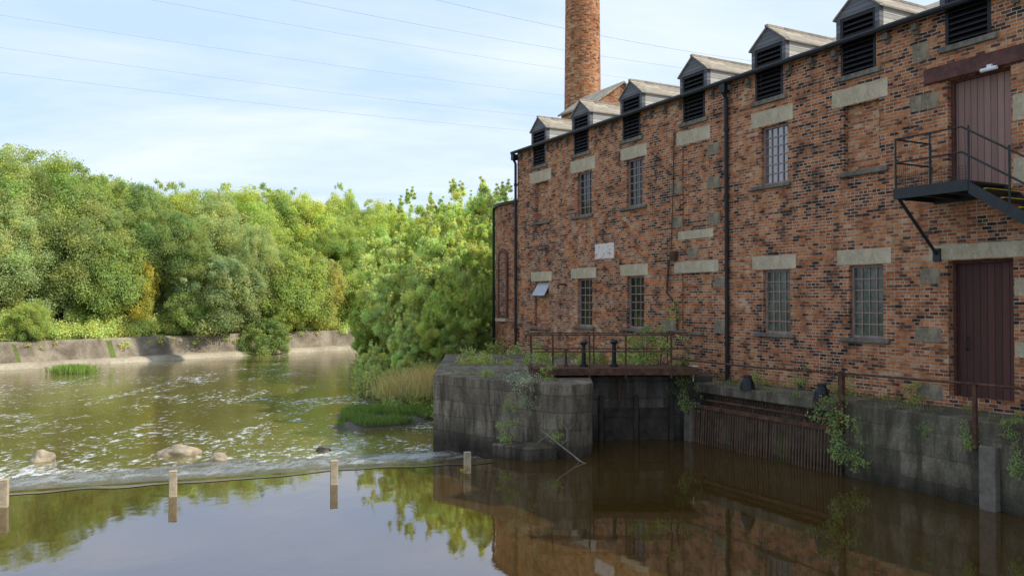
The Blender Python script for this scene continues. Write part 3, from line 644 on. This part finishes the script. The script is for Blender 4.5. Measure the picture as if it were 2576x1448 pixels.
# ------------------------------------------------------------------ foliage
def leaf_mesh(name,centers,radii,per,L,Wd,seed,droop=0.,flat=.85,rad=(.25,1.1),jit=.14,up=0.,cvar=.2):
    rs=np.random.RandomState(seed); centers=np.asarray(centers,float); K=len(centers); radii=np.asarray(radii,float)
    n=np.maximum(8,(per*(radii/radii.mean())**2).astype(int)); idx=np.repeat(np.arange(K),n); T=len(idx)
    d=rs.normal(size=(T,3)); d/=np.linalg.norm(d,axis=1)[:,None]
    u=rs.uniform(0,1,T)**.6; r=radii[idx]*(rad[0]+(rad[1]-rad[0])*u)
    pos=centers[idx]+d*r[:,None]*np.array([1,1,flat])+rs.normal(size=(T,3))*(radii[idx]*jit)[:,None]
    if droop: pos[:,2]-=rs.exponential(.35,T)*droop
    nn=d*.7+rs.normal(size=(T,3))*.5+np.array([.25,-.15,.45]); nn/=np.linalg.norm(nn,axis=1)[:,None]
    t=np.cross(nn,rs.normal(size=(T,3))); 
    if droop: t=t/np.linalg.norm(t,axis=1)[:,None]+np.array([0,0,-1.3*min(1,droop)])
    if up: t=t/np.linalg.norm(t,axis=1)[:,None]+np.array([0,0,up])
    t/=np.linalg.norm(t,axis=1)[:,None]; bb=np.cross(nn,t); bb/=np.linalg.norm(bb,axis=1)[:,None]
    sz=rs.uniform(.6,1.35,T)[:,None]
    a=t*L*.5*sz; c=bb*Wd*.5*sz
    V=np.stack([pos-a,pos+c+nn*Wd*.1,pos+a,pos-c],1).reshape(-1,3)
    ct=rs.uniform(1-cvar,1+cvar,K); cy=rs.uniform(-.10,.14,K)
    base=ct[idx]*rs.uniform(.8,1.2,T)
    base=base*(.78+.32*u)  # inner leaves darker, outer lighter: clump shade painted into leaf colour
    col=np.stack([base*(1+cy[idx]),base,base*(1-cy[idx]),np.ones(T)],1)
    col=np.repeat(col,4,axis=0)
    me=bpy.data.meshes.new(name); me.vertices.add(4*T); me.vertices.foreach_set("co",V.ravel().astype(np.float32))
    me.loops.add(4*T); me.loops.foreach_set("vertex_index",np.arange(4*T,dtype=np.int32)); me.polygons.add(T); me.polygons.foreach_set("loop_start",np.arange(0,4*T,4,dtype=np.int32))
    me.update(calc_edges=True); at=me.color_attributes.new("col",'FLOAT_COLOR','POINT'); at.data.foreach_set("color",col.ravel().astype(np.float32))
    me.materials.append(M_leaf); return me,float(np.percentile(V[:,2],99.93))
def tree_mesh(kind,seed):
    rs=np.random.RandomState(seed); P=dict(
     broad=dict(c=5.3,ax=(3.3,3.3,4.4),n=200,r=(.36,.8),per=640,L=.105,W=.068,droop=0,jit=.3),
     birch=dict(c=5.4,ax=(2.3,2.3,4.4),n=150,r=(.32,.62),per=480,L=.105,W=.052,droop=.9,jit=.28),
     willow=dict(c=4.2,ax=(2.6,2.6,3.9),n=190,r=(.22,.48),per=340,L=.165,W=.042,droop=0,jit=.36),
     shrub=dict(c=2.3,ax=(2.6,2.6,2.4),n=115,r=(.26,.56),per=450,L=.10,W=.06,droop=0,jit=.3))[kind]
    lobes=rs.normal(size=(9,3)); lobes/=np.linalg.norm(lobes,axis=1)[:,None]; la=rs.uniform(.05,.28,9)
    if kind=='willow': la*=1.7
    cs=[];rr=[]
    while len(cs)<P['n']:
        d=rs.normal(size=3); d/=np.linalg.norm(d)
        f=.74+(la*np.clip(lobes@d,0,1)**3).sum(); f*=rs.uniform(.4,1.0)**.5
        q=d*f*np.array(P['ax']); 
        taper=1.0 if kind!='birch' else (1-.35*max(0,q[2]/P['ax'][2]))
        q[:2]*=taper; q[2]+=P['c']
        if q[2]<.5: continue
        cs.append(q); rr.append(rs.uniform(*P['r'])*(1-.3*max(0,(q[2]-P['c'])/P['ax'][2])))
    nsp=44 if kind!='willow' else 80
    for k in range(nsp):
        d=rs.normal(size=3); d[2]=abs(d[2])*.9+.05; d/=np.linalg.norm(d); f=.78+(la*np.clip(lobes@d,0,1)**3).sum()
        q=d*np.array(P['ax'])*f*rs.uniform(.98,1.1); q[2]+=P['c']; r0=P['r'][0]*rs.uniform(.4,.75); cs.append(q); rr.append(r0)
        if kind=='willow': cs.append(q+np.array([rs.normal()*.08,rs.normal()*.08,.26])); rr.append(r0*.7); cs.append(q+np.array([rs.normal()*.1,rs.normal()*.1,.5])); rr.append(r0*.5)
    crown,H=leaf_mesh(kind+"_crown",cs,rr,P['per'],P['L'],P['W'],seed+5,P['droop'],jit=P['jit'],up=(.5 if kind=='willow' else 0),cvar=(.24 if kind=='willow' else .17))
    b=MB(); top=P['c']+P['ax'][2]*.45
    tp=[(0,0,-.4)]+[(.12*math.sin(k*1.3+seed),.12*math.cos(k*1.7+seed),top*k/5) for k in range(1,6)]; b.tube(tp,[.24,.2,.17,.13,.09,.04] if kind!='shrub' else [.12,.1,.08,.06,.04,.02],8)
    for k in range(16):
        q=cs[int(rs.randint(0,P['n']))]; z0=max(.8,min(top*.9,q[2]*.55)); m=(q[0]*.45,q[1]*.45,(z0+q[2])/2+.3)
        b.tube([(0,0,z0),m,tuple(q)],[.08,.05,.015] if kind!='shrub' else [.04,.025,.01],5)
    me=bpy.data.meshes.new(kind+"_trunk"); me.from_pydata(b.v,[],b.f); me.materials.append(M_bark); me.polygons.foreach_set("use_smooth",[True]*len(b.f)); me.update()
    return me,crown,H
TM={}
for kd,n in (("broad",3),("birch",2),("willow",3),("shrub",2)): TM[kd]=[tree_mesh(kd,100+17*i+len(kd)) for i in range(n)]
cnt=0
def place(kind,x,y,h,w=1.0,col=(.09,.14,.03),label=None,group=None,z=None,name=None,cat=None):
    global cnt; cnt+=1
    tr,cr,H=TM[kind][cnt%len(TM[kind])]
    if z is None: z=gh(x,y)
    nm=name or {"broad":"tree","birch":"birch_tree","willow":"willow_tree","shrub":"shrub"}[kind]
    e=bpy.data.objects.new(nm,None); sc.collection.objects.link(e); e.location=(x,y,z); s=h/H; e.scale=(s*w,s*w,s); e.rotation_euler=(0,0,R.uniform(-.9,.9))
    for n_,m_ in (("trunk",tr),("crown",cr)):
        o=bpy.data.objects.new(n_,m_); sc.collection.objects.link(o); o.parent=e
        if n_=="crown": o.color=tuple(col)+(1,)
    tag(e,label or "leafy green tree on the river bank",cat or ("shrub" if kind=="shrub" else "tree"),group)
    return e
GA=(.42,.50,.16); GB=(.36,.45,.15); GC=(.49,.58,.19); GD=(.45,.52,.25); GE=(.30,.39,.15); GW=(.58,.66,.30)
G1="trees on the far bank"
far=[("birch",-30.7,50,10.7,1.25,GD),("broad",-28.9,52,10.2,1.0,GB),("broad",-27.8,55,9.6,1.0,GA),("broad",-34,48,10.2,1,GB),("broad",-25.9,56,9.3,.95,GE),("broad",-24.3,59,9.7,.95,GA),("birch",-22.3,60,9.3,1.35,GD),
("broad",-22.5,66,10.1,1,GC),("broad",-22,72,11.2,1,GB),("broad",-19.8,74,11.0,.95,GC),("broad",-18.8,80,10.2,1,GA),("broad",-20,95,13.9,.6,GC),("broad",-16.6,90,11.0,.9,GB),("broad",-13.6,85,10.3,.9,GC),("broad",-9,88,11.0,1,GB),
("broad",-30,60,10.0,1,GB),("broad",-35,56,10.0,1,GC),("broad",-27,66,10.3,1,GA),("broad",-40,50,10.5,1,GB),("broad",-15,98,12.2,1,GC),("broad",-4,92,11.5,1,GA)]
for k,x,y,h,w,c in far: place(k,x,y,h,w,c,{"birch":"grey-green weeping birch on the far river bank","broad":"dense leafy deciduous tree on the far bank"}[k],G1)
G2="shrubs above the bank wall"
sh=[("birch",-29.6,47.2,7.6,1.5,GD),("birch",-26.6,50.0,8.2,1.4,(.37,.44,.19)),("shrub",-25.4,50.6,6.0,.8,GB),("shrub",-24.0,52.0,5.0,.62,(.55,.53,.13)),("broad",-22.4,54.0,7.3,1.0,GE),("shrub",-19.6,54.4,5.4,1.05,(.33,.40,.20)),("shrub",-20.9,52.8,3.2,1.0,GB),("birch",-18.0,57.6,7.2,1.1,GD),("shrub",-16.4,59,6.2,.9,GA),("shrub",-14.9,61.5,5.3,.9,(.44,.45,.16)),("broad",-15.2,68,7.4,1,GB),("shrub",-32,43,6,1,GB),("shrub",-26.8,45.2,2.3,.9,GA),("shrub",-17.3,56,3.8,1.0,GE),("shrub",-12,64.5,4.8,1,GA),("shrub",-9,70,5.6,1,GC),("shrub",-35,38,6,1,GB),("shrub",-16.2,57.6,2.6,1.1,GA)]
for k,x,y,h,w,c in sh: place(k,x,y,h,w,c,("yellow and orange leaved shrub above the bank wall" if c[0]>.5 else "bushy green growth leaning over the bank wall"),G2,name=None if k!="broad" else "tree")
G3="willows beside the mill"
wl=[(-5.3,40,6.2,1.0,GW),(-4.0,42,7.8,1.0,GC),(-2.2,41,8.1,1.0,GW),(-.6,43,7.8,1.0,GC),(1.2,46,8.8,1.1,GW),(-5.6,44,6.6,1.0,GC),(-4.6,37,4.8,.95,GW),(-5.8,34.2,2.4,1.1,GW),(-3.1,36,5.7,.95,GW),(-1.9,37.8,6.4,1.0,GC),(-4.2,33.2,2.9,.95,GW),(-2.7,32.1,3.2,.95,GC),(-6.9,41.5,3.8,1.0,GC),(-6.8,48,6.4,1.0,GC),(-1.4,33.5,3.0,.7,GA),(-5.0,31.2,1.4,1.2,GW)]
for x,y,h,w,c in wl: place("willow",x,y,h,w,c,"bright green willow growing beside the mill turret",G3,z=gh(x,y)-.1)
# undergrowth masses
rs=np.random.RandomState(3)
cs=[];rr=[]
for y in np.arange(24,78,.28):
    x=float(np.interp(y,LB_y,LB_x))+.6*math.sin(y*.11)
    for k in range(4):
        a_=rs.rand()*3.2; cs.append((x-.9-a_,y+rs.rand()*.5-.2+.3,1.15+a_*.45+rs.rand()*.25)); rr.append(rs.uniform(.22,.5))
    if rs.rand()<.4: cs.append((x-.35,y,rs.uniform(.65,1.05))); rr.append(rs.uniform(.10,.26))
me,_=leaf_mesh("undergrowth",cs,rr,210,.13,.06,9,.15,jit=.3); o=bpy.data.objects.new("undergrowth",me); finish(o,None,MW); o.color=(.56,.64,.24,1); tag(o,"tangled weeds and creepers along the bank wall","undergrowth",kind="stuff")
cs=[];rr=[]
for i in range(330):
    y=rs.uniform(24,44); x=float(np.interp(y,RS_y,RS_x))+rs.exponential(1.0)-.15
    if x>.5: x=rs.uniform(-4,0)
    cs.append((x,y,max(-.25,gh(x,y))+.18)); rr.append(rs.uniform(.2,.5))
for i in range(18):
    x=rs.uniform(-1.6,2.0); y=rs.uniform(21.6,26.5); cs.append((x,y,1.53+rs.rand()*.08)); rr.append(rs.uniform(.08,.2))
for i in range(12):
    x=rs.uniform(.6,3.6); y=rs.uniform(21.2,23); cs.append((x,y,1.55+rs.rand()*.35)); rr.append(rs.uniform(.12,.26))
me,_=leaf_mesh("bank_weeds",cs,rr,260,.14,.05,12,.0,jit=.3,up=.5); o=bpy.data.objects.new("bank_weeds",me); finish(o,None,MW); o.color=(.36,.41,.15,1); tag(o,"rough weeds covering the near river bank","weeds",kind="stuff")
# blades of grass
def blades(name,pts,hmin,hmax,wd,col,label,seed=1,lean=.35,tipcol=(1,1,1)):
    rs=np.random.RandomState(seed); P=np.array(pts,float); T=len(P); h=rs.uniform(hmin,hmax,T); a=rs.uniform(0,6.28,T); l=rs.uniform(0,lean,T)*h
    dx=np.cos(a)*l; dy=np.sin(a)*l; w=wd*rs.uniform(.6,1.2,T); px=-np.sin(a+1)*w; py=np.cos(a+1)*w
    v0=P+np.stack([px,py,0*h],1); v1=P-np.stack([px,py,0*h],1)
    v2=P+np.stack([dx*.4-px*.7,dy*.4-py*.7,h*.6],1); v3=P+np.stack([dx*.4+px*.7,dy*.4+py*.7,h*.6],1); v4=P+np.stack([dx,dy,h],1)
    V=np.stack([v0,v1,v2,v3,v4],1).reshape(-1,3); F=[]
    for i in range(T): k=5*i; F+= [(k,k+1,k+2,k+3),(k+3,k+2,k+4)]
    me=bpy.data.meshes.new(name); me.from_pydata(V.tolist(),[],F); me.update(); at=me.color_attributes.new("col",'FLOAT_COLOR','POINT')
    b_=rs.uniform(.6,1.3,T); c=np.ones((T,5,4)); c[:,:,:3]=b_[:,None,None]; c[:,4,:3]*=np.array(tipcol); c[:,2:4,:3]*=np.array(tipcol)**.5; at.data.foreach_set("color",c.ravel().astype(np.float32)); me.materials.append(M_leaf)
    o=bpy.data.objects.new(name,me); finish(o,None,MW); o.color=tuple(col)+(1,); tag(o,label,"grass",kind="stuff"); return o
# islet
b=MB(); nu=36
cx,cy=-3.95,25.3
def isl(a): return 1.0+.18*math.sin(3*a+1)+.1*math.sin(5*a)
rings=[(1.0,-.45),(.88,-.33),(.6,-.24),(.25,-.18)]
for r_,z in rings:
    for i in range(nu):
        a=2*math.pi*i/nu; f=isl(a)*r_; b.v.append((cx+1.75*f*math.cos(a),cy+2.3*f*math.sin(a),z))
b.v.append((cx,cy,-.16))
for k in range(3):
    for i in range(nu): j=(i+1)%nu; b.f.append((k*nu+i,k*nu+j,(k+1)*nu+j,(k+1)*nu+i)); b.m.append(0)
for i in range(nu): b.f.append((3*nu+i,3*nu+(i+1)%nu,4*nu)); b.m.append(0)
o=b.obj("mud_islet",plain("wet_mud",(.075,.06,.04),.6,.4,3),None,MW,smooth=True); tag(o,"low muddy islet beside the pier",None,kind="structure")
pts=[]
while len(pts)<9000:
    a=rs.uniform(0,6.28); r_=math.sqrt(rs.rand())*.86; f=isl(a)*r_; x=cx+1.75*f*math.cos(a); y=cy+2.3*f*math.sin(a)
    if noise.noise(Vector((x*1.2,y*1.2,0)))>-.22: pts.append((x,y,-.36+.2*(1-r_)+.04))
blades("islet_grass",pts,.06,.26,.010,(.20,.29,.085),"short lush green grass on the muddy islet",2,.6)
pts=[(rs.normal(-2.6,.55),rs.normal(27.6,.6),.1+rs.rand()*.2) for _ in range(1700)]+[(rs.normal(-3.9,.5),rs.normal(29.0,.6),-.15+rs.rand()*.2) for _ in range(1000)]
blades("dry_grass",pts,.25,1.0,.011,(.47,.43,.23),"tall dry seeding grass on the bank",4,.9,(1.5,1.2,1.1))
pts=[]
for i in range(2600):
    ss=rs.uniform(4,15.5); pp=rs.choice([13.95,13.9,12.9,13.3])+rs.normal(0,.05); q=W(ss,pp)
    if noise.noise(Vector((ss*1.1,pp*2,4)))>.02: pts.append((q.x,q.y,1.365))
for i in range(300):
    t_=rs.rand(); pts.append((-1.7+2.3*t_+rs.rand()*.5,19.85-2.3*t_+rs.rand()*.5,1.51))
blades("ledge_grass",pts,.04,.16,.006,(.26,.30,.11),"sparse weeds and moss on the quay ledge",6,.6)
blades("bank_tuft_grass",[(rs.normal(-22.2,.45),rs.normal(41.2,.3),-.34) for _ in range(1500)],.2,.5,.02,(.28,.40,.11),"tuft of grass at the foot of the bank wall",8,.7)
# individual wall plants
WMs=[]
for i in range(3):
    r2=np.random.RandomState(40+i); c=[];q=[]
    for k in range(18): c.append((r2.normal(0,.17),r2.normal(0,.12),abs(r2.normal(.22,.2)))); q.append(r2.uniform(.05,.13))
    m1,_=leaf_mesh("weed_leaves",c,q,30,.055,.020,60+i,.0,jit=.3); b=MB()
    for k in range(9): b.tube([(0,0,-.05),(c[k][0]*.5,c[k][1]*.5,c[k][2]*.6),c[k]],[.006,.004,.002],4)
    m2=bpy.data.meshes.new("weed_stem"); m2.from_pydata(b.v,[],b.f); m2.materials.append(M_bark); m2.update(); WMs.append((m1,m2))
def weed(x,y,z,s,col,label,hang=0,i=0):
    s*=.85
    e=bpy.data.objects.new("wall_plant",None); sc.collection.objects.link(e); e.location=(x,y,z); e.scale=(s,s,s*(1.2)); e.rotation_euler=(hang,0,R.uniform(-.4,.4)) 
    for n_,m_ in zip(("leaves","stem"),WMs[i%3]):
        o=bpy.data.objects.new(n_,m_); sc.collection.objects.link(o); o.parent=e; o.color=tuple(col)+(1,)
    tag(e,label,"plant","weeds growing from the walls")
gl="leafy green weed rooted in the quay wall"
for i,(ss,pp,z,s,c) in enumerate([(10.6,12.7,.75,1.5,GE),(10.45,12.65,.3,1.3,GE),(10.8,12.75,1.0,1.2,(.24,.27,.11)),(10.2,12.7,.15,.9,GE),(8.1,12.75,.9,.8,GE),(7.5,12.78,1.2,.6,GE),(15.2,12.6,1.1,1.4,(.16,.20,.10)),(14.9,12.7,.7,1.2,GE),(15.3,12.8,1.4,1.1,GE),(12.6,13.8,1.4,.7,GB),(13.8,13.8,1.4,.7,GB),(9.9,13.85,1.4,.8,GB),(8.9,12.8,1.0,.5,GE),(7.25,12.7,.6,.9,GE),(7.1,13.8,1.4,.8,GB),(11.6,13.8,1.4,.6,GB)]):
    q=W(ss,pp); weed(q.x,q.y,z,s,c,gl,0,i)
for i,(x,y,z,s,c,l) in enumerate([(.25,17.6,1.3,1.2,(.42,.45,.36),"white flowering buddleia growing from the pier"),(.35,17.5,1.0,.8,(.33,.37,.26),"white flowering buddleia growing from the pier"),(-.1,17.3,.35,.9,GE,"green weed low on the pier face"),(.9,16.9,.35,.6,GB,"green weed low on the pier face"),(-.05,17.75,.9,.6,GE,"green weed low on the pier face"),(3.3,20.3,1.7,1.9,GE,"leafy shrub behind the footbridge"),(3.7,20.4,1.7,2.1,GB,"leafy shrub behind the footbridge"),(.6,20.4,1.6,1.2,GE,"leafy shrub behind the footbridge"),(.8,18.2,1.52,.7,GB,"green weed on the pier top"),(-.6,18.9,1.50,.6,GB,"green weed on the pier top"),(-5.4,13.9,-.05,.35,GA,"small weed by a weir post"),(-.9,15.6,-.05,.35,(.6,.44,.06),"yellow leaved sprig at a weir post")]): weed(x,y,z,s,c,l,0,i)
# power cables
M_cable=plain("cable_grey",(.42,.44,.47),.6)
def cable(a,b_):
    a=Vector(a); b_=Vector(b_); d=b_-a; A=a-d*.8; B=b_+d*1.2; pts=[]
    for i in range(41): 
        t_=i/40; p=A.lerp(B,t_); p.z-= 0; tt=(p-a).dot(d)/d.length_squared; p.z+=1.2*((tt-.5)**2-.25); pts.append(p)
    b=MB(); b.tube(pts,.017,5); o=b.obj("power_cable",M_cable,None,MW); tag(o,"thin overhead electricity cable crossing the sky","cable","overhead power cables")
for a,c in (((-53.7,85.5,33.3),(7.4,119,33.3)),((-54.6,86.9,30.3),(3,119,30.3)),((-53.8,85.6,27.3),(1.8,115,27.3)),((-35.3,81.5,33.3),(15,109.5,33.3)),((-19.2,73.3,30.3),(18.9,94,30.3)),((-5.8,65,27.3),(22,80.6,27.3))): cable(a,c)
# ------------------------------------------------------------------ light, world, camera
E=math.radians(42.5); hd=Vector((.989,-.151,0)).normalized(); D=Vector((hd.x*math.cos(E),hd.y*math.cos(E),math.sin(E)))
l=bpy.data.lights.new("sun",'SUN'); l.energy=5.0; l.angle=math.radians(.5); l.color=(1,.94,.82); lo=bpy.data.objects.new("sun",l); sc.collection.objects.link(lo); lo.rotation_euler=D.to_track_quat('Z','Y').to_euler(); lo.location=(30,-20,30)
w=bpy.data.worlds.new("World"); sc.world=w; w.use_nodes=True; t=w.node_tree; nd=t.nodes; bg=nd["Background"]
sky=nd.new("ShaderNodeTexSky"); sky.sky_type='NISHITA'; sky.sun_disc=False; sky.sun_elevation=E; sky.sun_rotation=math.atan2(hd.x,hd.y); sky.air_density=1.0; sky.dust_density=1.0; sky.ozone_density=1.3
tc=nd.new("ShaderNodeTexCoord"); sp=nd.new("ShaderNodeSeparateXYZ"); t.links.new(tc.outputs["Generated"],sp.inputs[0])
def mm(op,a,b=None):
    n=nd.new("ShaderNodeMath"); n.operation=op
    for i,v in enumerate((a,b)):
        if v is None: continue
        if isinstance(v,bpy.types.NodeSocket): t.links.new(v,n.inputs[i])
        else: n.inputs[i].default_value=v
    return n.outputs[0]
zz=mm('ADD',mm('MAXIMUM',sp.outputs[2],0.0),.14); cb=nd.new("ShaderNodeCombineXYZ"); t.links.new(mm('DIVIDE',sp.outputs[0],zz),cb.inputs[0]); t.links.new(mm('DIVIDE',sp.outputs[1],zz),cb.inputs[1])
mp=nd.new("ShaderNodeMapping"); mp.inputs["Scale"].default_value=(.55,1.3,1); mp.inputs["Rotation"].default_value=(0,0,.25); t.links.new(cb.outputs[0],mp.inputs[0])
nz=nd.new("ShaderNodeTexNoise"); nz.inputs["Scale"].default_value=.7; nz.inputs["Detail"].default_value=7; nz.inputs["Roughness"].default_value=.58; nz.inputs["Distortion"].default_value=.4; t.links.new(mp.outputs[0],nz.inputs["Vector"])
rp=nd.new("ShaderNodeValToRGB"); rp.color_ramp.elements[0].position=.42; rp.color_ramp.elements[0].color=(0,0,0,1); rp.color_ramp.elements[1].position=.70; rp.color_ramp.elements[1].color=(.8,.8,.8,1); t.links.new(nz.outputs[0],rp.inputs[0])
# thin high haze: pale blue veil over the clear sky, whiter cirrus streaks on top
hz=nd.new("ShaderNodeMix"); hz.data_type='RGBA'; hz.inputs[0].default_value=.85; t.links.new(sky.outputs[0],hz.inputs[6]); hz.inputs[7].default_value=(4.5,5.9,8.5,1)
mx=nd.new("ShaderNodeMix"); mx.data_type='RGBA'; t.links.new(rp.outputs[0],mx.inputs[0]); t.links.new(hz.outputs[2],mx.inputs[6]); mx.inputs[7].default_value=(7.4,7.6,7.8,1); t.links.new(mx.outputs[2],bg.inputs[0]); bg.inputs[1].default_value=.15
cam=bpy.data.cameras.new("camera"); cam.sensor_width=36; cam.lens=36*2050/2576; cam.clip_end=6000; cam.clip_start=.1
co=bpy.data.objects.new("camera",cam); sc.collection.objects.link(co); co.location=(0,0,EYE); co.rotation_euler=(math.radians(90.87),0,0); sc.camera=co
sc.view_settings.view_transform='Standard'; sc.view_settings.look='None'; sc.view_settings.exposure=0
